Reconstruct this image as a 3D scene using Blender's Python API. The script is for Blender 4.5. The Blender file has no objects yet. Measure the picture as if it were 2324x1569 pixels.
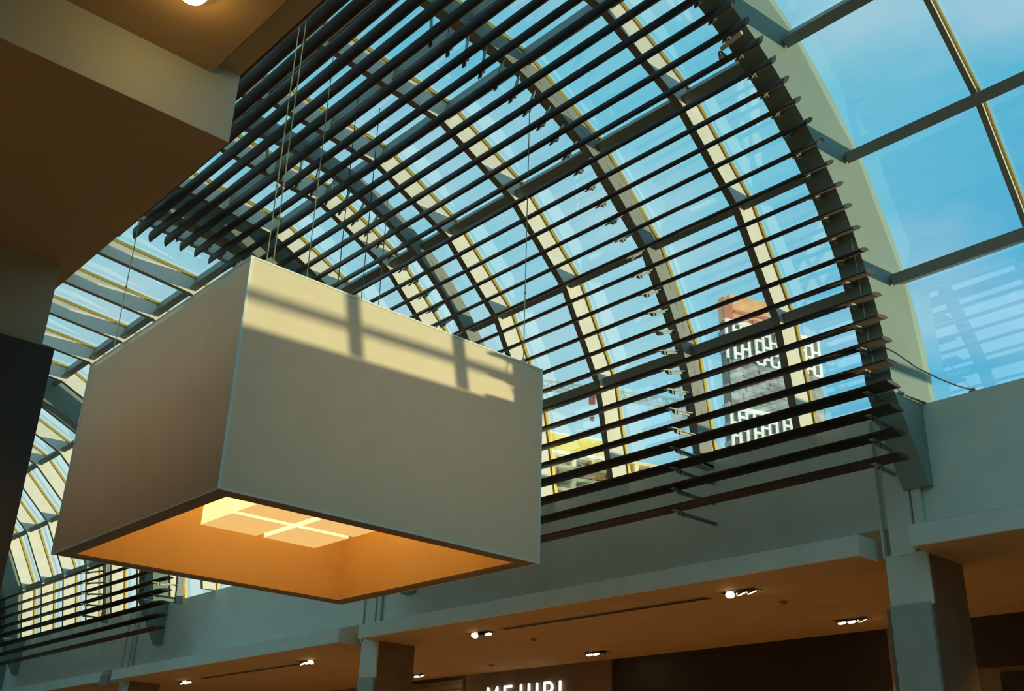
import bpy, math, random
from mathutils import Vector, Matrix
random.seed(7)
S = bpy.context.scene
COL = S.collection
EZ = 1.6                     # eye height: every z below is measured from the eye
R = math.radians
cos, sin = math.cos, math.sin

# ------------------------------------------------------------------ materials
def lin(c):
    return tuple(((v/255)/12.92 if v/255 <= .04045 else ((v/255+.055)/1.055)**2.4) for v in c)

def mat(name, col, rough=.6, metal=0., var=.06, scale=6., bump=0., spec=.4, emit=None, estr=0.):
    m = bpy.data.materials.new(name); m.use_nodes = True
    nt = m.node_tree; N = nt.nodes; L = nt.links
    b = N['Principled BSDF']
    b.inputs['Roughness'].default_value = rough
    b.inputs['Metallic'].default_value = metal
    b.inputs['Specular IOR Level'].default_value = spec
    tc = N.new('ShaderNodeTexCoord'); nz = N.new('ShaderNodeTexNoise')
    nz.inputs['Scale'].default_value = scale; nz.inputs['Detail'].default_value = 4
    L.new(tc.outputs['Object'], nz.inputs['Vector'])
    rp = N.new('ShaderNodeValToRGB')
    rp.color_ramp.elements[0].position = .3; rp.color_ramp.elements[1].position = .7
    rp.color_ramp.elements[0].color = tuple(max(0, v*(1-var)) for v in col)+(1,)
    rp.color_ramp.elements[1].color = tuple(min(1, v*(1+var)) for v in col)+(1,)
    L.new(nz.outputs['Fac'], rp.inputs['Fac'])
    L.new(rp.outputs['Color'], b.inputs['Base Color'])
    if bump:
        bp = N.new('ShaderNodeBump'); bp.inputs['Strength'].default_value = bump; bp.inputs['Distance'].default_value = .01
        n2 = N.new('ShaderNodeTexNoise'); n2.inputs['Scale'].default_value = 60
        L.new(tc.outputs['Object'], n2.inputs['Vector'])
        L.new(n2.outputs['Fac'], bp.inputs['Height']); L.new(bp.outputs['Normal'], b.inputs['Normal'])
    if emit:
        b.inputs['Emission Color'].default_value = tuple(emit)+(1,)
        b.inputs['Emission Strength'].default_value = estr
    return m

def glass_mat(name, base, edge, tint):
    m = bpy.data.materials.new(name); m.use_nodes = True
    nt = m.node_tree; N = nt.nodes; L = nt.links
    N.remove(N['Principled BSDF']); out = N['Material Output']
    tr = N.new('ShaderNodeBsdfTransparent'); tr.inputs['Color'].default_value = tuple(tint)+(1,)
    gl = N.new('ShaderNodeBsdfGlossy'); gl.inputs['Roughness'].default_value = .015
    lw = N.new('ShaderNodeLayerWeight'); lw.inputs['Blend'].default_value = .5
    pw = N.new('ShaderNodeMath'); pw.operation = 'POWER'; pw.inputs[1].default_value = 3.0
    ml = N.new('ShaderNodeMath'); ml.operation = 'MULTIPLY_ADD'; ml.inputs[1].default_value = edge; ml.inputs[2].default_value = base
    L.new(lw.outputs['Facing'], pw.inputs[0]); L.new(pw.outputs[0], ml.inputs[0])
    mx = N.new('ShaderNodeMixShader'); L.new(ml.outputs[0], mx.inputs[0])
    L.new(tr.outputs[0], mx.inputs[1]); L.new(gl.outputs[0], mx.inputs[2]); L.new(mx.outputs[0], out.inputs['Surface'])
    return m

def fabric_mat(name, col, tcol, fac):
    m = mat(name, col, .85, var=.03, scale=4, bump=.05)
    nt = m.node_tree; N = nt.nodes; L = nt.links
    b = N['Principled BSDF']; out = N['Material Output']
    t_ = N.new('ShaderNodeBsdfTranslucent'); t_.inputs['Color'].default_value = tuple(tcol)+(1,)
    mx = N.new('ShaderNodeMixShader'); mx.inputs[0].default_value = fac
    L.new(b.outputs[0], mx.inputs[1]); L.new(t_.outputs[0], mx.inputs[2]); L.new(mx.outputs[0], out.inputs['Surface'])
    return m
M = {}
M['wall']    = mat('wall_paint', (.61,.70,.63), .75, bump=.05, scale=2)
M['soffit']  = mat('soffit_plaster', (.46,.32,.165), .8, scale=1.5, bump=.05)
M['floor']   = mat('floor_stone', (.52,.42,.30), .35, scale=1.2, var=.12)
M['mullion'] = mat('painted_steel_white', (.80,.78,.70), .45, scale=3)
M['inner_face']     = mat('mullion_inner_face', (.25,.23,.155), .5, scale=3)  # tone of the mullions' inner face, darker than their other faces
M['purlin']  = mat('painted_steel_grey', (.24,.27,.23), .5, scale=3)
M['sage']    = mat('arch_shaded_tone', (.215,.30,.265), .6, scale=1.5)  # darkened colour stands in for shade, since the sun strikes the arch face
M['rail']    = mat('rail_steel', (.27,.29,.26), .5, scale=5)
M['gasket']  = mat('brass_gasket', (.62,.40,.07), .3, .6, scale=9)
M['wood']    = mat('walnut_louvre', (.062,.034,.020), .5, scale=3, var=.25, spec=.3)
M['bracket'] = mat('galvanised_bracket', (.30,.33,.30), .45, .5, scale=20, var=.2)
M['fabric']  = fabric_mat('shade_fabric', (.86,.755,.53), (.95,.86,.62), .12)
M['liner']   = fabric_mat('shade_liner', (.90,.62,.22), (.95,.80,.50), .35)
M['rim']     = mat('shade_rim', (.16,.12,.07), .5, scale=4)
M['trim']    = mat('edge_trim', (.85,.85,.78), .35, scale=10)
M['cable']   = mat('steel_cable', (.62,.50,.24), .3, .7, scale=30)
M['cord']    = mat('dark_cord', (.05,.05,.05), .6)
M['diff']    = mat('opal_diffuser', (.8,.62,.36), .6, emit=(1.0,.60,.20), estr=.78, var=.03)
M['diffs']   = mat('opal_diffuser_side', (.8,.66,.42), .6, emit=(1.0,.74,.34), estr=1.15, var=.03)
M['black']   = mat('black_recess', (.012,.012,.012), .6)
M['bezel']   = mat('lamp_bezel', (.35,.30,.22), .35, .6)
M['lamp']    = mat('lamp_glow', (.9,.8,.6), .4, emit=(1.0,.74,.36), estr=22.)
M['dome']    = mat('dome_glow', (.9,.8,.6), .4, emit=(1.0,.66,.24), estr=9.)
M['dark']    = mat('dark_shopfront', (.028,.022,.018), .5)
M['brown']   = mat('brown_stone', (.20,.15,.10), .6, scale=3, var=.15)
M['shutter'] = mat('shutter_metal', (.30,.24,.14), .4, .4)
M['letter']  = mat('letter_glow', (.9,.9,.85), .4, emit=(.92,.94,.86), estr=1.0)
M['clad']    = mat('column_cladding', (.34,.40,.36), .55, scale=2)
M['walnut']  = mat('dark_column_panel', (.055,.040,.026), .5, scale=2, var=.2)
M['taupe']   = mat('near_column_paint', (.46,.40,.27), .7, scale=2)
M['roof']    = mat('roof_membrane', (.30,.30,.29), .9, scale=1)
M['pipe']    = mat('shadow_pipe', (.35,.33,.3), .5, .3)
M['glass']   = glass_mat('vault_glazing', .27, .55, (.92,.96,.96))
M['tw_white']= mat('tower_panel', (.88,.85,.76), .6, scale=.5)
M['tw_glass']= mat('tower_window', (.10,.10,.09), .2, scale=.6, var=.4)
M['tw_grey'] = mat('tower_grey', (.30,.31,.29), .4, scale=.35, var=.5)
M['tw_or']   = mat('tower_orange', (.80,.40,.17), .6, scale=.3, var=.2)
M['tw_red']  = mat('tower_red', (.50,.16,.10), .6, scale=.4)
M['yellow']  = mat('yellow_sheeting', (.95,.68,.12), .6, scale=.25, var=.15)
M['conc']    = mat('raw_concrete', (.88,.70,.34), .8, scale=.4, var=.12)
M['hoard']   = mat('orange_hoarding', (.75,.33,.10), .7, scale=.5)
M['crane']   = mat('crane_paint', (.82,.76,.62), .5)
M['cranered']= mat('crane_red', (.7,.12,.08), .5)

# ------------------------------------------------------------------ mesh helpers
class MB:
    def __init__(self): self.v = []; self.f = []; self.mi = []; self.cur = 0
    def add(self, vs, fs):
        o = len(self.v); self.v += [Vector(p) for p in vs]
        for f in fs: self.f.append(tuple(o+i for i in f)); self.mi.append(self.cur)
        return self
    def box(self, x0, x1, y0, y1, z0, z1):
        vs = [(x0,y0,z0),(x1,y0,z0),(x1,y1,z0),(x0,y1,z0),(x0,y0,z1),(x1,y0,z1),(x1,y1,z1),(x0,y1,z1)]
        return self.add(vs, [(0,3,2,1),(4,5,6,7),(0,1,5,4),(1,2,6,5),(2,3,7,6),(3,0,4,7)])
    def obox(self, c, ax, ay, az):
        c = Vector(c); ax = Vector(ax); ay = Vector(ay); az = Vector(az)
        vs = [c+ax*i+ay*j+az*k for k in (-1,1) for (i,j) in ((-1,-1),(1,-1),(1,1),(-1,1))]
        return self.add(vs, [(0,3,2,1),(4,5,6,7),(0,1,5,4),(1,2,6,5),(2,3,7,6),(3,0,4,7)])
    def quad(self, a, b, c, d): return self.add([a,b,c,d], [(0,1,2,3)])
    def prism(self, poly, y0, y1):          # closed (x,z) outline run along y
        n = len(poly)
        vs = [(x,y0,z) for x,z in poly]+[(x,y1,z) for x,z in poly]
        fs = [tuple(range(n)), tuple(range(2*n-1, n-1, -1))]
        fs += [(i+n, (i+1)%n+n, (i+1)%n, i) for i in range(n)]
        return self.add(vs, fs)
    def tube(self, p0, p1, r, n=8, r1=None):
        p0 = Vector(p0); p1 = Vector(p1); d = (p1-p0).normalized()
        u = d.cross(Vector((0,0,1)) if abs(d.z) < .9 else Vector((1,0,0))).normalized(); w = d.cross(u)
        r1 = r if r1 is None else r1
        vs = [p0+(u*cos(2*math.pi*i/n)+w*sin(2*math.pi*i/n))*r for i in range(n)]
        vs += [p1+(u*cos(2*math.pi*i/n)+w*sin(2*math.pi*i/n))*r1 for i in range(n)]
        fs = [(i,(i+1)%n,(i+1)%n+n,i+n) for i in range(n)]+[tuple(range(n-1,-1,-1)), tuple(range(n,2*n))]
        return self.add(vs, fs)
    def poly(self, pts, r, n=8):
        for a, b in zip(pts[:-1], pts[1:]): self.tube(a, b, r, n)
        return self
    def ball(self, c, r, n=8):
        c = Vector(c); vs = []; fs = []; m = max(3, n//2)
        for j in range(1, m):
            t = math.pi*j/m
            vs += [c+Vector((r*sin(t)*cos(2*math.pi*i/n), r*sin(t)*sin(2*math.pi*i/n), r*cos(t))) for i in range(n)]
        top = len(vs); vs += [c+Vector((0,0,r)), c-Vector((0,0,r))]
        for j in range(m-2):
            for i in range(n): fs.append((j*n+i, (j+1)*n+i, (j+1)*n+(i+1)%n, j*n+(i+1)%n))
        for i in range(n):
            fs.append((top, i, (i+1)%n)); b = (m-2)*n; fs.append((top+1, b+(i+1)%n, b+i))
        return self.add(vs, fs)
    def ring(self, C, r0, r1, angs, y0, y1, y0o=None):   # arc of box section, radii r0..r1, near face may slant (y0 inner, y0o outer)
        y0o = y0 if y0o is None else y0o
        vs = []
        for a in angs:
            for r, y in ((r0,y0),(r0,y1),(r1,y1),(r1,y0o)):
                vs.append(pol(C, r, a, y))
        n = len(angs); fs = []
        for i in range(n-1):
            for k in range(4): fs.append((i*4+k, i*4+(k+1)%4, (i+1)*4+(k+1)%4, (i+1)*4+k))
        fs += [(3,2,1,0), tuple((n-1)*4+k for k in range(4))]
        return self.add(vs, fs)
    def build(self, name, mats, parent=None, origin=None, smooth=False):
        if not isinstance(mats, (list, tuple)): mats = [mats]
        if origin is None:
            xs = [p.x for p in self.v]; ys = [p.y for p in self.v]; zs = [p.z for p in self.v]
            origin = ((min(xs)+max(xs))/2, (min(ys)+max(ys))/2, min(zs))
        o3 = Vector(origin)
        me = bpy.data.meshes.new(name)
        me.from_pydata([p-o3 for p in self.v], [], self.f)
        for m in mats: me.materials.append(m)
        for p, i in zip(me.polygons, self.mi): p.material_index = i; p.use_smooth = smooth
        me.update()
        ob = bpy.data.objects.new(name, me); COL.objects.link(ob)
        place(ob, o3, parent)
        return ob

WO = {}
def place(ob, org, parent=None):
    WO[ob.name] = Vector(org)
    if parent is not None:
        ob.parent = parent; ob.location = Vector(org)-WO[parent.name]
    else:
        ob.location = Vector(org)+Vector((0,0,EZ))
    return ob
def empty(name, loc, parent=None):
    o = bpy.data.objects.new(name, None); o.empty_display_size = .2; COL.objects.link(o)
    return place(o, loc, parent)
def tag(o, label=None, cat=None, group=None, kind=None):
    for k, v in (('label',label),('category',cat),('group',group),('kind',kind)):
        if v: o[k] = v
    return o
def struct(o, label=None, cat=None): return tag(o, label, cat, kind='structure')
def pol(C, r, a, y):
    a = R(a)
    return Vector((C[0]+r*cos(a), y, C[1]+r*sin(a)))
def angs(a, b, step):
    n = max(1, int(round((b-a)/step))); return [a+(b-a)*i/n for i in range(n+1)]
def fix_normals(ob):
    import bmesh
    b = bmesh.new(); b.from_mesh(ob.data); bmesh.ops.recalc_face_normals(b, faces=b.faces); b.to_mesh(ob.data); b.free()

# ------------------------------------------------------------------ key dimensions (metres, from the eye)
CV = (5.63, 4.05)            # centre line of the glazed vault
RO, RI = 4.91, 4.53          # outer / inner radius of the mullions
VA = [1, 19.1, 37.2, 55.3, 73.4, 96, 114, 132, 150, 168, 181]    # angles where the glazing folds
CS = (5.808, 4.173); RS = 3.975; CH = .24   # louvre ring
XW = 10.42; XF = 10.05; SILL = 4.225; SOF = 2.62
ARCH = [(-4.2,'fourth'), (4.94,'first'), (13.8,'second'), (22.95,'third'), (31.9,'last')]

# ------------------------------------------------------------------ setting: floor, walls, soffits
struct(MB().box(-9, 21, -14, 34, -1.75, -1.6).build('floor', M['floor']), 'pale stone floor of the shopping hall', 'floor')
w = MB().box(XW+.012, 10.66, -14, 33, SOF+.01, SILL)
struct(w.build('wall_right', M['wall']), 'pale upper wall under the glass vault across the hall', 'wall')
# fascia band, broken at each column
t = 1; FAS = []
for y0, y1 in ((-13.9,-4.55),(-3.98,5.09),(5.66,14.79),(15.36,24.50),(25.06,33)):
    b = MB().box(XF, XF+.04, y0, y1, SOF, 2.84); b.box(XF+.04, XW+.01, y0, y0+.02, SOF, 2.84); b.box(XF+.04, XW+.01, y0+.02, y1, 2.80, 2.84); FAS.append((y0, y1))
    struct(b.build('trim_%d' % t, M['wall']), 'pale fascia band along the foot of the upper wall', 'fascia'); t += 1
# pilaster strips on the wall above every column
for yc in (-4.26, 5.33, 14.93, 24.56):
    b = MB().box(10.36, XW, yc-.13, yc+.14, SOF, SILL)
    b.box(10.375, XW, yc-.25, yc-.155, SOF+.2, SILL-.01)
    b.box(10.36, XW, yc+.215, yc+.235, SOF, SILL-.05)
    struct(b.build('trim_%d' % t, M['wall']), 'shallow pale pilaster on the upper wall above a column', 'pilaster'); t += 1
b = MB().box(XW+.01, 21, -14, 33, SOF, 2.95)
for y0, y1 in FAS: b.box(XF+.04, XW+.01, y0+.02, y1, SOF, 2.74)
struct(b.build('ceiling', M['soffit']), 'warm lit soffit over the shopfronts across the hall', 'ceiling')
struct(MB().box(10.62, 40, -14, 33.5, 3.9, 4.10).build('roof', M['roof']), 'flat roof outside the vault', 'roof')
struct(MB().box(-9, .66, -14, 33.5, 4.08, 4.3).build('roof', M['roof']), 'flat roof outside the vault on the viewer\'s side', 'roof')
# near side: low soffit beyond the column line, higher soffit overhead, fascia board
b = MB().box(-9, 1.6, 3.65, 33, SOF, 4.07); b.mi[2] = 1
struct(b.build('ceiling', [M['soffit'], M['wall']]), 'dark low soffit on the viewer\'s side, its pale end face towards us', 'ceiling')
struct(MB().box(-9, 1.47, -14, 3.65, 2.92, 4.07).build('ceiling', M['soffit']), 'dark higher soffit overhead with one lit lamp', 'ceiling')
struct(MB().box(1.50, 1.6, -14, 3.65, 2.975, 4.07).build('wall_left', M['soffit']), 'fascia board above the gap beside the overhead soffit', 'fascia')
struct(MB().box(-9.3, -9, -14, 33, -1.6, 4.2).build('wall_back', M['brown']), 'shop wall behind the viewer', 'wall')
struct(MB().box(-9, 21, -14.3, -14, -1.6, 9.2).build('wall_front', M['wall']), 'end wall of the hall behind the viewer', 'wall')
w = MB().box(-9, 21, 33, 33.3, -1.6, 4.2)
pts = [pol(CV, 5.2, a, 32.25) for a in angs(0, 180, 6)]
w.prism([(p.x,p.z) for p in pts], 32.25, 32.5)
struct(w.build('wall_end', M['sage']), 'grey-green gable wall closing the far end of the vault', 'wall')
# shopfronts across the hall
b = MB().box(14.3, 14.5, 7.72, 13.05, -1.6, SOF); struct(b.build('door_1', M['dark']), 'wide dark shopfront opening beside the column', 'shopfront')
b = MB().box(14.25, 14.6, 13.05, 17.03, -1.6, SOF); struct(b.build('wall_shop', M['brown']), 'brown stone shopfront carrying white lettering', 'wall')
b = MB().box(14.22, 14.6, 5.0, 7.72, -1.6, SOF)
struct(b.build('wall_shop', M['brown']), 'olive brown pier between two shopfronts', 'wall')
b = MB().box(14.18, 14.22, 4.2, 6.5, 1.97, SOF); b.box(14.20, 14.22, 4.2, 6.2, -1.6, 1.9)
struct(b.build('door_2', M['dark']), 'dark shopfront panel past the near column', 'shopfront')
b = MB().box(14.3, 14.6, -14, 5.0, -1.6, SOF); struct(b.build('wall_shop', M['dark']), 'dark shopfront wall', 'wall')
b = MB().box(14.3, 14.6, 20.6, 33, -1.6, SOF); struct(b.build('wall_shop', M['brown']), 'brown shop wall further down the hall', 'wall')
dr = empty('door_3', (14.3, 18.9, -1.6)); struct(dr, 'slatted metal shutter beside the lettered shopfront', 'shutter')
b = MB()
for i in range(42):
    z = SOF-.09-.098*i; b.box(14.32, 14.36, 17.10, 20.6, z-.045, z+.045)
b.box(14.36, 14.4, 17.1, 20.6, -1.6, SOF)
b.build('shutter_curtain', M['shutter'], dr)
MB().box(14.24, 14.36, 17.03, 17.12, -1.6, SOF).build('shutter_frame', M['dark'], dr)
MB().box(14.24, 14.36, 17.12, 20.6, SOF-.06, SOF).build('shutter_head', M['dark'], dr)

# columns: pale shaft, darker cladding below, olive corner strip
def column(y0, y1, x0, x1, ztop, zc, label, near=False):
    c = empty('column', ((x0+x1)/2, (y0+y1)/2, -1.6)); struct(c, label, 'column')
    if near:
        MB().box(x0, x1, y0, y1, zc-.02, ztop).build('shaft', M['taupe'], c)
        MB().box(x0-.05, x1+.05, y0-.05, y1+.05, -1.6, zc).build('cladding', M['walnut'], c)
    else:
        MB().box(x0+.03, x1, y0+.01, y1, -1.6, ztop).build('shaded_core', M['brown'], c)  # brown colour stands in for shade on the column's side
        MB().box(x0, x0+.03, y0, y1, zc-.02, ztop).build('front_panel', M['wall'], c)
        MB().box(x0-.02, x0+.03, y0+.03, y1, -1.6, zc).build('cladding', M['clad'], c)
        MB().box(x0+.03, x1-.1, y1, y1+.07, -1.6, zc-.02).build('corner_strip', M['brown'], c)
    return c
column(5.08, 5.55, 10.37, 11.15, 2.64, 2.12, 'tall pale column across the hall nearest the viewer')
column(14.68, 15.14, 10.37, 11.15, 2.64, 2.05, 'pale column under the pendant lamp across the hall')
column(24.3, 24.76, 10.37, 11.15, 2.64, 2.05, 'small pale column furthest down the hall')
column(5.30, 5.85, .55, 1.51, SOF, 2.13, 'dark column close on the viewer\'s side under the soffit', near=True)

# ------------------------------------------------------------------ arches between glazed bays
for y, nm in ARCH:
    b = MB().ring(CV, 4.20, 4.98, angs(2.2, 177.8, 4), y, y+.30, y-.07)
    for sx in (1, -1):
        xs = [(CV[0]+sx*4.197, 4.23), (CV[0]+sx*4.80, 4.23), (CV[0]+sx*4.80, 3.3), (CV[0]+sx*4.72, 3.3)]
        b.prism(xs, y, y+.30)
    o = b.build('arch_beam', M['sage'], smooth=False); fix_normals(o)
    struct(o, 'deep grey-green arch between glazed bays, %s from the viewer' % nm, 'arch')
# outside coping over each arch
# ------------------------------------------------------------------ glazed bays
def bay(n, y0, y1, ys, ri, th, label):
    wn = empty('window_%d' % n, (CV[0], (y0+y1)/2, CV[1])); struct(wn, label, 'skylight')
    edges = [y0]+[y for y in ys]+[y1]
    b = MB()
    for a, c in zip(edges[:-1], edges[1:]):
        for i in range(len(VA)-1):
            p = pol(CV, RO+.015, VA[i], a); q = pol(CV, RO+.015, VA[i+1], a)
            r = pol(CV, RO+.015, VA[i+1], c); s = pol(CV, RO+.015, VA[i], c)
            b.add([p,q,r,s], [(0,1,2,3)])
        p = pol(CV, RO+.015, VA[0], a); s = pol(CV, RO+.015, VA[0], c)
        b.add([(p.x,a,3.95), p, s, (s.x,c,3.95)], [(0,1,2,3)])
    b.build('glazing', M['glass'], wn)
    for y in ys:
        b = MB().ring(CV, ri, RO, [2.2]+VA[1:-1]+[177.8], y, y+th)
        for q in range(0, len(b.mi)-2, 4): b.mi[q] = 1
        m = b.build('mullion', [M['mullion'], M['inner_face']], wn); fix_normals(m)
        g = MB().ring(CV, RO-.065, RO-.012, [2.2]+VA[1:-1]+[177.8], y-.022, y+.004)
        g = g.build('gasket', M['gasket'], m); fix_normals(g)
    for i, a in enumerate(VA[1:-1]):
        rm = RO-.16; c = pol(CV, rm, a, (y0+y1)/2); rad = Vector((cos(R(a)),0,sin(R(a)))); tan = Vector((-sin(R(a)),0,cos(R(a))))
        b = MB().obox(c, rad*.12, Vector((0,(y1-y0)/2,0)), tan*.045)
        b.obox(c-rad*.125, rad*.012, Vector((0,(y1-y0)/2,0)), tan*.062)
        b.build('purlin', M['purlin'], wn)
    return wn
bay(1, -3.95, 4.88, (-2.47,-1.0,.46,1.93,3.40), 4.785, .06, 'clear blue glazed bay of the vault nearest the viewer')
w2n = bay(2, 5.24, 13.74, (6.29,7.75,9.22,10.65,12.1,13.47), RI, .10, 'louvred glazed bay of the vault over the pendant lamp')
rc = RO*cos(R(11.3))/cos(R(84.0-84.7))-.16
c = pol(CV, rc, 84.0, 9.49); rad = Vector((cos(R(84)),0,sin(R(84)))); tan = Vector((-sin(R(84)),0,cos(R(84))))
MB().obox(c, rad*.10, Vector((0,4.25,0)), tan*.045).build('purlin', M['purlin'], w2n)
bay(3, 14.1, 22.9, (14.8,16.35,17.85,19.3,20.82,22.3), RI, .10, 'open glazed bay of the vault past the louvres')
bay(4, 23.25, 31.85, (23.95,25.4,26.9,28.4,29.93,31.4), RI, .10, 'furthest glazed bay of the vault')
bay(5, -13.0, -4.2, (-11.5,-10.0,-8.5,-7.0,-5.5), 4.70, .085, 'glazed bay of the vault behind the viewer')

# ------------------------------------------------------------------ louvre banks
def lens(ch, th, n=7):
    up = [(-ch/2+ch*i/n, th/2*(1-(2*i/n-1)**2)**.8) for i in range(n+1)]
    lo = [(x, -z) for x, z in up[1:-1]]
    return up+lo[::-1]
def blade_mesh(y0, y1, ch):
    b = MB().prism(lens(ch, .052), y0, y1)
    me = bpy.data.meshes.new('louvre_blade'); me.from_pydata(b.v, [], b.f); me.materials.append(M['wood'])
    for p in me.polygons: p.use_smooth = len(p.vertices) == 4
    me.update(); return me
def bracket_mesh(reach, plate=True):
    b = MB().box(.0, reach, -.022, .022, -.046, -.034)
    b.box(.0, reach, .010, .022, -.070, -.034)
    b.box(-.10, .04, -.03, .03, -.040, -.026)
    for x in (.03, .085): b.box(x-.014, x+.014, -.014, .010, -.085, -.046)
    if plate: b.box(reach-.012, reach, -.05, .05, -.085, .02)
    me = bpy.data.meshes.new('bracket'); me.from_pydata(b.v, [], b.f); me.materials.append(M['bracket']); me.update(); return me
def ring_pose(j, rr):
    """position of ring index j: radial below the springing line becomes a straight drop"""
    th = R(.45+3.755*j)
    if th >= 0 and th <= math.pi: return CS[0]+rr*cos(th), CS[1]+rr*sin(th), th
    if th < 0: return CS[0]+rr, CS[1]+RS*th, 0.
    return CS[0]-rr, CS[1]-RS*(th-math.pi), math.pi
def bank(y0, y1, js, sup, bj, label):
    bk = empty('louvre_bank', (CS[0], (y0+y1)/2, CS[1])); tag(bk, label, 'louvres')
    mes = {c: blade_mesh(y0, y1, c) for c in (.30,.25,.215,.19)}; L = bk.location.copy(); yc = (y0+y1)/2
    bms = [bracket_mesh(s[1]) for s in sup]; bmw = bracket_mesh(.74, False); bma = bracket_mesh(.36, False)
    for j in js:
        ch = .30 if j < 1 else .25 if j < 6 else .215 if j < 22 else .19
        x, z, th = ring_pose(j, RS-ch/2)
        o = bpy.data.objects.new('louvre_blade', mes[ch]); COL.objects.link(o); o.parent = bk
        o.location = (x-CS[0], -yc, z-CS[1]); o.rotation_euler = (0, -th, 0)
        if j in bj:
            for s_, ((ys, reach), bm_) in enumerate(zip(sup, bms)):
                c = bpy.data.objects.new('bracket', bm_ if j >= 0 else (bma if s_ in (0, 3) and len(sup) == 4 else bmw)); COL.objects.link(c); c.parent = o
                c.location = (ch/2-.12, ys, 0); c.rotation_euler = (0,0,0)
    return bk
bank1 = bank(4.83, 14.3, range(-3, 52), [(5.12,.35),(7.73,.52),(11.35,.52),(13.95,.35)], range(-3, 26),
             'curved bank of dark walnut louvre blades under the vault over the pendant lamp')
for y in (7.68, 11.30):
    a = [0]+angs(2, 178, 4)+[180]
    b = MB().ring(CV, 4.44, 4.70, a, y, y+.11)
    b.box(CV[0]+4.50, CV[0]+4.70, y, y+.11, 4.10, CV[1]+.02)
    b.box(CV[0]-4.70, CV[0]-4.50, y, y+.11, 4.10, CV[1]+.02)
    o = b.build('support_rail', M['rail'], bank1); fix_normals(o)
bank2 = bank(21.44, 32.2, range(-3, 5), [(22.0,.58),(25.9,.58)], range(0, 5),
             'short bank of dark louvre blades low on the wall far down the hall')
for y in (21.96, 25.86):
    b = MB().ring(CV, 4.50, 4.66, angs(0, 22, 4), y, y+.08); o = b.build('support_rail', M['rail'], bank2); fix_normals(o)

# ------------------------------------------------------------------ pendant lamp
lx0, lx1, ly0, ly1, lz0, lz1 = 3.864, 7.544, 7.911, 11.535, 2.428, 4.628
pl = empty('pendant_lamp', ((lx0+lx1)/2, (ly0+ly1)/2, lz0))
tag(pl, 'huge square cream fabric pendant lamp hanging in the middle of the hall', 'lamp')
T = .03; IN = .17
def sheets(x0, x1, y0, y1, z0, z1):
    b = MB()
    b.quad((x0,y0,z0),(x1,y0,z0),(x1,y0,z1),(x0,y0,z1)); b.quad((x1,y1,z0),(x0,y1,z0),(x0,y1,z1),(x1,y1,z1))
    b.quad((x0,y1,z0),(x0,y0,z0),(x0,y0,z1),(x0,y1,z1)); b.quad((x1,y0,z0),(x1,y1,z0),(x1,y1,z1),(x1,y0,z1))
    return b
i0, i1, j0, j1 = lx0+IN, lx1-IN, ly0+IN, ly1-IN
sheets(lx0, lx1, ly0, ly1, lz0+.004, lz1).build('shade', M['fabric'], pl)
sheets(i0, i1, j0, j1, lz0+.006, lz1-.1).build('liner', M['liner'], pl)
b = MB()
b.box(lx0+.012, lx1-.012, ly0+.012, j0, lz0, lz0+.012); b.box(lx0+.012, lx1-.012, j1, ly1-.012, lz0, lz0+.012)
b.box(lx0+.012, i0, j0, j1, lz0, lz0+.012); b.box(i1, lx1-.012, j0, j1, lz0, lz0+.012)
b.build('bottom_rim', M['rim'], pl)
b = MB()
b.box(lx0+T, lx1-T, ly0+T, ly1-T, lz1-.1, lz1-.07); b.build('top_panel', M['liner'], pl)
b = MB(); e = .012
for x in (lx0, lx1):
    for y in (ly0, ly1): b.box(x-e, x+e, y-e, y+e, lz0, lz1)
for z in (lz0+e, lz1-e*.5):
    for y in (ly0, ly1): b.box(lx0, lx1, y-e*.7, y+e*.7, z-e, z+e*.5)
    for x in (lx0, lx1): b.box(x-e*.7, x+e*.7, ly0, ly1, z-e, z+e*.5)
b.build('edge_trim', M['trim'], pl)
fx, fy, fz = 5.72, 9.78, 2.80
for sx in (-1, 1):
    for sy in (-1, 1):
        x0, x1 = sorted((fx+sx*.05, fx+sx*.72)); y0, y1 = sorted((fy+sy*.05, fy+sy*.74))
        b = MB(); b.add([(x0,y0,fz),(x1,y0,fz),(x1,y1,fz),(x0,y1,fz),(x0,y0,fz+.42),(x1,y0,fz+.42),(x1,y1,fz+.42),(x0,y1,fz+.42)],
                        [(0,3,2,1)])
        b.cur = 1
        o4 = len(b.v)-8
        for f in [(4,5,6,7),(0,1,5,4),(1,2,6,5),(2,3,7,6),(3,0,4,7)]: b.f.append(tuple(o4+i for i in f)); b.mi.append(1)
        b.build('light_box', [M['diff'], M['diffs']], pl)
MB().box(fx-.72, fx+.72, fy-.03, fy+.03, fz+.42, fz+.47).build('fixture_bar', M['bezel'], pl)
MB().tube((fx,fy,fz+.45), (fx,fy,lz1-.1), .03).build('fixture_stem', M['bezel'], pl)
for sx in (-1, 1):
    for sy in (-1, 1):
        bl = bpy.data.lights.new('bulb', 'POINT'); bl.energy = 11.5; bl.color = (1,.62,.24); bl.shadow_soft_size = .15
        bo = bpy.data.objects.new('bulb', bl); COL.objects.link(bo); bo.parent = pl; bo.location = (sx*.75, sy*.75, 1.25)
TOP = 8.05
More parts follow.
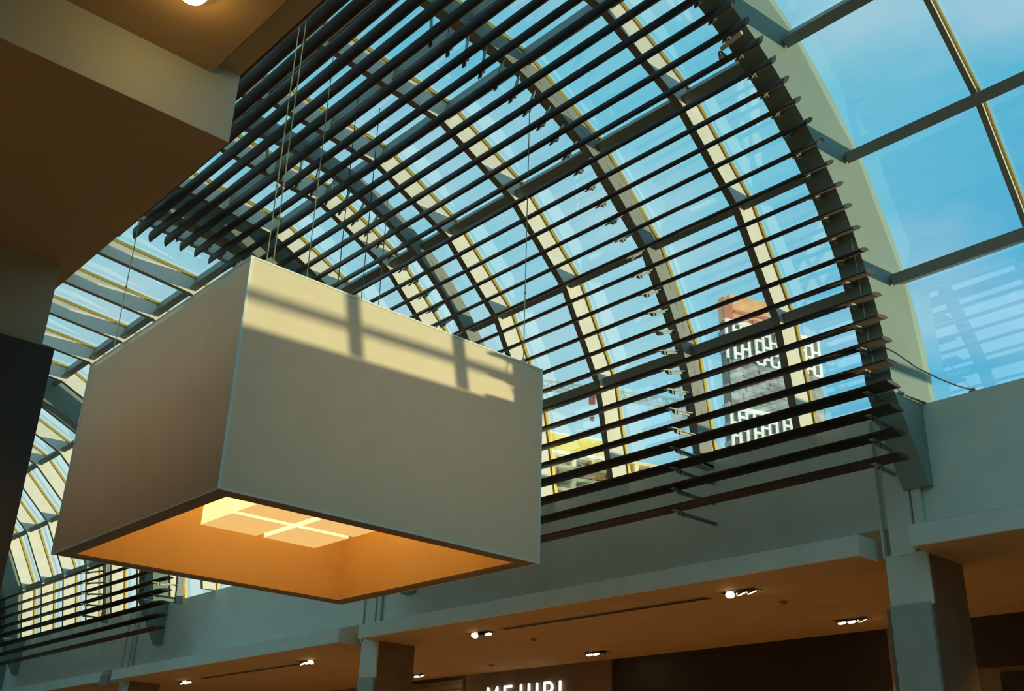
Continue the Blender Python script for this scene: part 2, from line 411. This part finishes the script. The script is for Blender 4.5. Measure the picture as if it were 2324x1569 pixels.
for x, y, mt in ((4.12,8.12,'cable'),(4.19,8.12,'cable'),(5.06,9.0,'cable'),(7.40,8.06,'cable'),(4.0,11.32,'cable'),(7.36,11.02,'cable'),(5.72,9.44,'cord'),(6.2,9.66,'cord')):
    top = CS[1]+math.sqrt(max(0,(4.4)**2-(x-CS[0])**2))
    c = MB().tube((x,y,lz1-.08), (x,y,min(top,8.45)), .006 if mt == 'cable' else .005, 6).build('suspension_cable' if mt == 'cable' else 'power_cord', M[mt], pl)
    if mt == 'cable':
        g = MB().tube((x,y,lz1-.03), (x,y,lz1+.14), .016, 8); g.tube((x,y,lz1-.07), (x,y,lz1-.03), .03, 8)
        g.ball((x,y,5.6), .018, 6); g.build('turnbuckle', M['cable'], c)

# ------------------------------------------------------------------ recessed lights, slots, sprinklers in the far soffit
def downlight(x, y, lit, label, zs=SOF, n=3):
    d = empty('downlight', (x, y, zs)); tag(d, label, 'ceiling light', 'triple recessed ceiling lights')
    b = MB(); hx, hy = .085, .235
    b.box(x-hx-.015, x+hx+.015, y-hy-.015, y-hy, zs-.008, zs); b.box(x-hx-.015, x+hx+.015, y+hy, y+hy+.015, zs-.008, zs)
    b.box(x-hx-.015, x-hx, y-hy, y+hy, zs-.008, zs); b.box(x+hx, x+hx+.015, y-hy, y+hy, zs-.008, zs)
    b.build('frame', M['bezel'], d)
    MB().box(x-hx, x+hx, y-hy, y+hy, zs-.004, zs-.001).build('recess', M['black'], d)
    for k, (tx, ty, on) in enumerate(lit):
        yy = y+(1-k)*.155
        ax = Vector((tx, ty, -1)).normalized()
        p = Vector((x, yy, zs-.003))
        h = MB().tube(p, p+ax*.036, .060, 14, .066).build('lamp_head', M['bezel'], d)
        MB().tube(p+ax*.034, p+ax*.040, .055, 14).build('lens', M['lamp'] if on else M['bezel'], h)
    sp = bpy.data.lights.new('warm_spot', 'SPOT'); sp.energy = 150; sp.color = (1,.54,.17)
    sp.spot_size = R(115); sp.spot_blend = .7; sp.shadow_soft_size = .08
    so = bpy.data.objects.new('warm_spot', sp); COL.objects.link(so); so.parent = d; so.location = (0,0,-.07)
    return d
A, B_, C_ = (-.5,-.35,True), (.0,-.2,True), (.35,-.3,True)
downlight(10.80, 7.73, [A, C_, C_], 'triple spotlight in the soffit near the end of a black slot, the bright front one')
downlight(13.32, 7.73, [B_, B_, C_], 'triple spotlight in the soffit beside the dark shopfront and tall column')
downlight(10.92, 12.70, [A, (.5,.6,False), B_], 'triple spotlight at the far end of the black slot, its middle lamp unlit')
downlight(13.46, 12.66, [B_, B_, (.5,.6,False)], 'triple spotlight in the soffit above the white shop lettering')
downlight(13.60, 17.80, [(.4,.6,False), B_, C_], 'triple spotlight beside the middle column above the shutter')
downlight(11.05, 17.90, [C_, B_, A], 'triple spotlight under the pendant lamp near the foot of a far slot')
downlight(11.23, 23.20, [C_, A, B_], 'small triple spotlight furthest down the hall')
def slot(x, y0, y1, label):
    o = empty('slot_diffuser', (x, (y0+y1)/2, SOF)); tag(o, label, 'air vent', 'black linear slots in the soffit')
    MB().box(x-.055, x+.055, y0, y1, SOF-.006, SOF-.002).build('slot', M['black'], o)
    b = MB(); b.box(x-.07, x-.055, y0-.02, y1+.02, SOF-.010, SOF); b.box(x+.055, x+.07, y0-.02, y1+.02, SOF-.010, SOF)
    b.build('frame', M['soffit'], o)
slot(10.88, 8.30, 12.15, 'long black air slot in the soffit between two front spotlights')
slot(11.18, 18.35, 22.3, 'long black air slot in the soffit below the pendant lamp')
def sprink(x, y, label):  # sprinkler head on a small round plate
    o = empty('sprinkler', (x, y, SOF)); tag(o, label, 'smoke detector', 'small discs in the soffit')
    MB().tube((x,y,SOF), (x,y,SOF-.012), .06, 14).build('base_plate', M['rim'], o)
    MB().tube((x,y,SOF-.012), (x,y,SOF-.035), .025, 10).build('head', M['bezel'], o)
sprink(11.70, 7.72, 'small dark disc in the soffit behind the brightest triple spotlight')
sprink(11.85, 12.5, 'small dark disc in the soffit past the far end of the black slot')
sprink(13.52, 15.41, 'small dark disc in the soffit above the lettered shopfront')
# lamp overhead at the top of the frame
d = empty('ceiling_lamp', (1.17, 3.22, 2.92)); tag(d, 'glowing warm round lamp in the dark soffit at the top of the photo', 'ceiling light')
MB().tube((1.17,3.22,2.92), (1.17,3.22,2.905), .085, 20).build('bezel', M['bezel'], d)
MB().ball((1.17,3.22,2.905), .06, 14).build('lens', M['dome'], d, smooth=True)

pt = bpy.data.lights.new('ceiling_lamp_bulb', 'POINT'); pt.energy = .9; pt.color = (1,.58,.16); pt.shadow_soft_size = .05
po = bpy.data.objects.new('ceiling_lamp_bulb', pt); COL.objects.link(po); po.parent = d; po.location = (0,0,-.12)
# ------------------------------------------------------------------ shop lettering
sg = empty('store_sign', (14.25, 15.3, 1.98)); tag(sg, 'white lit shop lettering on the brown stone shopfront', 'sign')
def strokes(name, y, z0, lines, r=.027):
    b = MB()
    for l in lines:
        P = [(14.21, y-u, z0+v) for u, v in l]
        b.poly(P, r, 8)
        for p in P: b.ball(p, r, 8)
    b.build(name, M['letter'], sg, smooth=True)
Hh = .34
def arc(cx, cy, rx, ry, a, c, n=8): return [(cx+rx*cos(R(a+(c-a)*i/n)), cy+ry*sin(R(a+(c-a)*i/n))) for i in range(n+1)]
strokes('letter', 16.30, 1.975, [[(0,0),(.03,Hh),(.165,.06),(.30,Hh),(.33,0)]])
strokes('letter', 15.78, 1.975, [[(.19,Hh),(0,Hh),(0,0),(.19,0)], [(0,Hh/2),(.16,Hh/2)]])
strokes('letter', 15.47, 1.975, [[(.15,Hh),(.15,.08)]+arc(.075,.08,.075,.08,0,-180)])
strokes('letter', 15.10, 1.975, [[(0,Hh),(0,.11)]+arc(.11,.11,.11,.11,180,360)+[(.22,Hh)]])
strokes('letter', 14.68, 1.975, [[(0,0),(0,Hh),(.12,Hh)]+arc(.12,Hh*.75,.085,Hh*.25,90,-90)+[(0,Hh/2)], [(.1,Hh/2),(.21,0)]])
strokes('letter', 14.27, 1.975, [[(0,0),(0,Hh)]])

# ------------------------------------------------------------------ small fittings on the nearest arch and wall
fl = empty('spotlight', (7.72, 4.98, 7.72)); tag(fl, 'small white angled spotlight bracket fixed to the nearest arch', 'spotlight')
P0 = pol(CV, 4.2, 61, 5.03); n_ = Vector((cos(R(61)),0,sin(R(61))))
MB().obox(P0+Vector((0,.12,0))-n_*.05, Vector((.02,.15,-.01)), n_*.018, Vector((.02,0,-.012))).build('arm', M['trim'], fl)
b = MB(); c0 = P0+Vector((.02,.30,-.03))-n_*.06
b.poly([c0, c0+Vector((.06,.03,-.05)), c0+Vector((.09,.0,-.07)), c0+Vector((.06,-.05,-.04)), c0+Vector((.0,-.02,.0)), c0], .012, 6)
b.build('yoke', M['bracket'], fl)
MB().ball(c0+Vector((.045,-.01,-.035)), .032, 8).build('lamp_head', M['trim'], fl, smooth=True)
wr = [pol(CV, 4.19, a, y) for a, y in ((26,4.98),(22,5.02),(18,5.06),(14,5.09),(10,5.11),(7,5.10))]
tag(MB().poly(wr, .006, 6).build('wire', M['trim']), 'thin pale wire running down the inside of the nearest arch', 'wire')
w2 = [(9.74,4.98,4.72),(9.79,4.84,4.60),(9.95,4.72,4.45),(10.15,4.58,4.34),(10.3,4.48,4.28),(10.45,4.39,4.25)]
tag(MB().poly(w2, .008, 6).build('wire', M['bracket']), 'dark wire sagging from the nearest arch to a sensor on the sill', 'wire')
sn = empty('sensor', (10.46, 4.38, SILL)); tag(sn, 'tiny grey sensor sitting on the wall sill where a wire ends', 'sensor')
MB().box(10.43, 10.50, 4.34, 4.42, SILL, SILL+.012).build('base', M['bracket'], sn)
MB().box(10.44, 10.49, 4.35, 4.41, SILL+.012, SILL+.04).build('housing', M['bracket'], sn)
tag(MB().box(XF-.05, XF, 24.55, 25.0, SOF-.12, SOF+.12).build('junction_box', M['bracket']), 'small grey box on the fascia at the far end of the hall', 'box')

# ------------------------------------------------------------------ outside, seen through the glazing
def frame2(o, u):
    u = Vector((u[0],u[1],0)).normalized(); n = Vector((u.y,-u.x,0))   # u along the face, n out of the face
    return Vector(o), u, n
# patterned tower
O, u, n = frame2((122.1,87.1,0), (.94,-.34)); Wt = 17.3
tw = empty('tower', (O.x+7, O.y+2, -20)); tag(tw, 'patterned white and grey tower seen through the louvres', 'building')
def fbox(b, s0, s1, z0, z1, d0, d1):
    c = O+u*((s0+s1)/2)+n*((d0+d1)/2)+Vector((0,0,(z0+z1)/2))
    b.obox(c, u*((s1-s0)/2), n*((d1-d0)/2), Vector((0,0,(z1-z0)/2)))
b = MB(); fbox(b, 0, Wt, -20, 71.2, -1.7, 0); b.build('glass_wall', M['tw_glass'], tw)
def lattice(z0, z1, cw, rh):
    b = MB(); k = int(round(Wt/cw)); nr = int((z1-z0)/rh)+1
    for i in range(k+1):
        for r_ in range(nr*2):
            za = z0+r_*rh/2
            if za >= z1: continue
            if random.random() < .95 or i in (0, k): fbox(b, i*cw-.24, i*cw+.24, za, min(z1, za+rh/2), 0, .2)
    for i in range(k):
        for r_ in range(nr+1):
            z = z0+r_*rh+(rh/2 if i % 2 else 0)
            if z < z1 and random.random() < .95: fbox(b, i*cw, (i+1)*cw, z-.2, z+.2, 0, .18)
    fbox(b, -.2, Wt+.2, z1-.3, z1+.35, 0, .35)
    return b
lattice(64.8, 71.0, 1.33, 2.0).build('facade_lattice', M['tw_white'], tw)
lattice(20.4, 56.6, 1.33, 2.0).build('facade_lattice', M['tw_white'], tw)
b = MB()  # grey strips and band stand in for a blurred reflection across the facade
for k in range(16):
    s = random.uniform(0, Wt-4); z = random.uniform(57, 64); fbox(b, s, s+random.uniform(2,4.5), z, z+random.uniform(.4,1.2), 0, .25)
b.build('reflection_strips', M['tw_grey'], tw)
b = MB(); fbox(b, .2, Wt-.2, 57, 64.6, -.05, .12); b.build('reflection_band', M['tw_grey'], tw)
b = MB()
for k in range(30): fbox(b, -.3, 0, -18+3*k, -17.4+3*k, -1.7, 0)
b.build('side_balconies', M['tw_grey'], tw)
b = MB(); fbox(b, -.1, 8.6, 71.3, 75.4, -1.6, -.4); fbox(b, 1.6, 9.4, 75.4, 76.4, -1.6, -.8); b.build('penthouse', M['tw_or'], tw)
b = MB(); fbox(b, -.1, 1.6, 71.6, 75.3, -.4, -.2); fbox(b, 2.0, 9.2, 73.0, 73.5, -.4, -.2); fbox(b, 5.2, 9.4, 71.3, 72.4, -.4, -.1); b.build('penthouse_band', M['tw_red'], tw)
# building under construction with yellow sheeting
def building(name, p0, uu, wd, ztop, floors, fh, sheet, label, dp=5, nb=5, F=.6):
    global O, u, n
    p0 = tuple(v*F for v in p0); wd *= F; ztop *= F; fh *= F; sheet *= F
    O, u, n = frame2(p0, uu)
    e = empty(name, (O.x, O.y, -20)); tag(e, label, 'building')
    b = MB()
    for k in range(floors): z = ztop-k*fh; fbox(b, 0, wd, z-.26, z, -dp, 0)
    b.build('floor_slab', M['conc'], e)
    for i in range(nb+1):
        s = wd*i/nb; b = MB(); fbox(b, max(0,s-.2), min(wd,s+.2), -20, ztop, -.6, -.05); b.build('concrete_pillar', M['conc'], e)
    b = MB(); fbox(b, .2, wd-.2, -20, ztop, -dp+.5, -1.1); b.build('inner_wall', M['tw_grey'], e)
    if sheet:
        b = MB(); fbox(b, -.1, wd+.1, ztop+.06, ztop+sheet, -dp, .08); b.build('sheeting', M['yellow'], e)
        b = MB(); fbox(b, -.15, wd+.15, ztop-.12, ztop+.22, 0, .18); fbox(b, -.15, wd+.15, ztop+sheet-.2, ztop+sheet, .08, .14); b.build('parapet', M['tw_white'], e)
        b = MB(); fbox(b, wd*.62, wd*.9, ztop-fh*2.0+.12, ztop-fh*1.3, -.3, .04); b.build('hoarding', M['hoard'], e)
    return e
building('construction_building', (103.0,109.2,0), (.93,-.37), 13.0, 50.5, 8, 1.75, 3.2, 'unfinished building with yellow sheeting round its top, behind the louvres', nb=4)
building('construction_building', (111.6,99.6,0), (.93,-.37), 7.6, 48.9, 7, 1.75, 0, 'small pale concrete frame building between the yellow one and the tower', nb=3)
# tower crane
cr = empty('tower_crane', (119.6,97.5,-20)); tag(cr, 'pale tower crane with a long lattice jib over the unfinished building', 'crane')
J0 = Vector((101.5,112.6,61.6)); J1 = Vector((120.5,95.2,58.3)); dj = (J1-J0); up = Vector((0,0,1)); sd = dj.cross(up).normalized()
def truss(b, a, c, h, wdt, k, r):
    d_ = c-a
    lo = [a-sd*wdt, a+sd*wdt]; 
    b.tube(a-sd*wdt, c-sd*wdt, r, 4); b.tube(a+sd*wdt, c+sd*wdt, r, 4); b.tube(a+up*h, c+up*h, r, 4)
    for i in range(k):
        p = a+d_*(i/k); m_ = a+d_*((i+.5)/k); q = a+d_*((i+1)/k)
        for s_ in (-1, 1):
            b.tube(p+sd*s_*wdt, m_+up*h, r*.7, 4); b.tube(m_+up*h, q+sd*s_*wdt, r*.7, 4)
truss(b := MB(), J0, J1, 1.3, .6, 16, .2); b.build('jib', M['crane'], cr)
b = MB(); b.tube(J1, (J1.x,J1.y,-20), .7, 4); b.build('mast', M['crane'], cr)
b = MB(); b.box(J1.x-1.1, J1.x+1.1, J1.y-1.1, J1.y+1.1, J1.z-2.2, J1.z-.2); b.build('cab', M['tw_white'], cr)
b = MB(); b.tube(J1, J1+Vector((0,0,3.2)), .35, 4); b.build('apex', M['crane'], cr)
q = J0+dj*.47; b = MB(); b.box(q.x-.35, q.x+.35, q.y-.35, q.y+.35, q.z-1.5, q.z-.1); b.build('trolley', M['cranered'], cr)
b = MB(); b.tube(q-up*1.5, q-up*3.6, .05, 4); b.box(q.x-.25, q.x+.25, q.y-.25, q.y+.25, q.z-4.2, q.z-3.6); b.build('hook', M['cranered'], cr)
# unseen pipe outside, added to cast the shadow bar on the lamp
pp = empty('shadow_pipe', (14, -1, 4.06)); tag(pp, 'unseen pipe on posts outside, added to cast a shadow bar on the lamp', 'pipe')
MB().tube((14,-12,4.69), (14,9,4.69), .06, 10).build('pipe', M['pipe'], pp)
for k in range(5): MB().box(13.97, 14.03, (-11,-7.6,-4.3,1.8,7)[k], (-11,-7.6,-4.3,1.8,7)[k]+.06, 4.06, 4.69).build('post', M['pipe'], pp)

# ------------------------------------------------------------------ light
W = bpy.data.worlds.new('sky'); S.world = W; W.use_nodes = True
nt = W.node_tree; N = nt.nodes; L = nt.links
bg = N['Background']; tc = N.new('ShaderNodeTexCoord'); sx = N.new('ShaderNodeSeparateXYZ'); L.new(tc.outputs['Generated'], sx.inputs[0])
rp = N.new('ShaderNodeValToRGB'); cr_ = rp.color_ramp
cr_.elements[0].position = .0; cr_.elements[0].color = (.60,.85,.95,1)
cr_.elements[1].position = 1.0; cr_.elements[1].color = (.09,.56,.84,1)
for p, c in ((.22,(.60,.96,1.04,1)),(.40,(.40,.88,1.02,1)),(.62,(.20,.72,.94,1))):
    e_ = cr_.elements.new(p); e_.color = c
L.new(sx.outputs['Z'], rp.inputs['Fac'])
mr = N.new('ShaderNodeMapRange'); mr.inputs['From Min'].default_value = .68; mr.inputs['From Max'].default_value = .84
mr.inputs['To Min'].default_value = 0; mr.inputs['To Max'].default_value = .75
L.new(sx.outputs['X'], mr.inputs['Value'])
mx = N.new('ShaderNodeMixRGB'); mx.inputs['Color2'].default_value = (.03,.52,.90,1); L.new(mr.outputs[0], mx.inputs['Fac']); L.new(rp.outputs['Color'], mx.inputs['Color1'])
nz = N.new('ShaderNodeTexNoise'); nz.inputs['Scale'].default_value = 3.2; nz.inputs['Detail'].default_value = 6
mp = N.new('ShaderNodeMapping'); mp.inputs['Scale'].default_value = (1,1,2.6); L.new(tc.outputs['Generated'], mp.inputs['Vector']); L.new(mp.outputs[0], nz.inputs['Vector'])
cl = N.new('ShaderNodeValToRGB'); cl.color_ramp.elements[0].position = .42; cl.color_ramp.elements[0].color = (0,0,0,1); cl.color_ramp.elements[1].position = .72; cl.color_ramp.elements[1].color = (.58,.58,.58,1)
L.new(nz.outputs['Fac'], cl.inputs['Fac'])
m2 = N.new('ShaderNodeMixRGB'); m2.inputs['Color2'].default_value = (.85,.98,1.06,1); L.new(cl.outputs['Color'], m2.inputs['Fac']); L.new(mx.outputs['Color'], m2.inputs['Color1'])
L.new(m2.outputs['Color'], bg.inputs['Color']); bg.inputs['Strength'].default_value = 1.0

# added warm fill spots without fixtures, on both sides, bounced off the stone floor
for yy in (-11,-6,-1,4,9,14,19,24,29):
    for xx, zz in ((-2.5,2.85 if yy < 3.6 else 2.55),(.6,2.85 if yy < 3.6 else 2.55),(12.2,2.55)):
        sp = bpy.data.lights.new('warm_spot', 'SPOT'); sp.energy = 160 if xx > 5 else 68; sp.color = (1,.56,.18); sp.spot_size = R(120); sp.spot_blend = .6; sp.shadow_soft_size = .1
        so = bpy.data.objects.new('warm_spot', sp); COL.objects.link(so); so.location = (xx, yy, zz+EZ)
sun = bpy.data.lights.new('sun', 'SUN'); sun.energy = 5.0; sun.color = (1.0,.88,.52); sun.angle = R(.55)
so = bpy.data.objects.new('sun', sun); COL.objects.link(so); so.location = (60,-60,30)
dsun = Vector((-.905, 1.0, -.039)).normalized()
so.rotation_euler = dsun.to_track_quat('-Z', 'Y').to_euler()

# ------------------------------------------------------------------ camera
cam = bpy.data.cameras.new('camera'); co = bpy.data.objects.new('camera', cam); COL.objects.link(co)
rows = ((0.73645,-0.67595,0.02707),(0.29552,0.28546,-0.91169),(0.60853,0.67941,0.40998))
r_, d_, f_ = (Vector(v) for v in rows)
m = Matrix((( r_.x,-d_.x,-f_.x,0),(r_.y,-d_.y,-f_.y,0),(r_.z,-d_.z,-f_.z,EZ),(0,0,0,1)))
co.matrix_world = m
cam.sensor_fit = 'HORIZONTAL'; cam.sensor_width = 36; cam.lens = 2388.28/2324*36
cam.clip_start = .05; cam.clip_end = 1000
S.camera = co
S.view_settings.view_transform = 'Standard'; S.view_settings.look = 'None'
S.view_settings.exposure = 0; S.view_settings.gamma = 1; S.view_settings.use_curve_mapping = False
S.cycles.use_denoising = True
S.cycles.max_bounces = 10; S.cycles.transparent_max_bounces = 16; S.cycles.diffuse_bounces = 5; S.cycles.glossy_bounces = 4
S.cycles.sample_clamp_indirect = 6
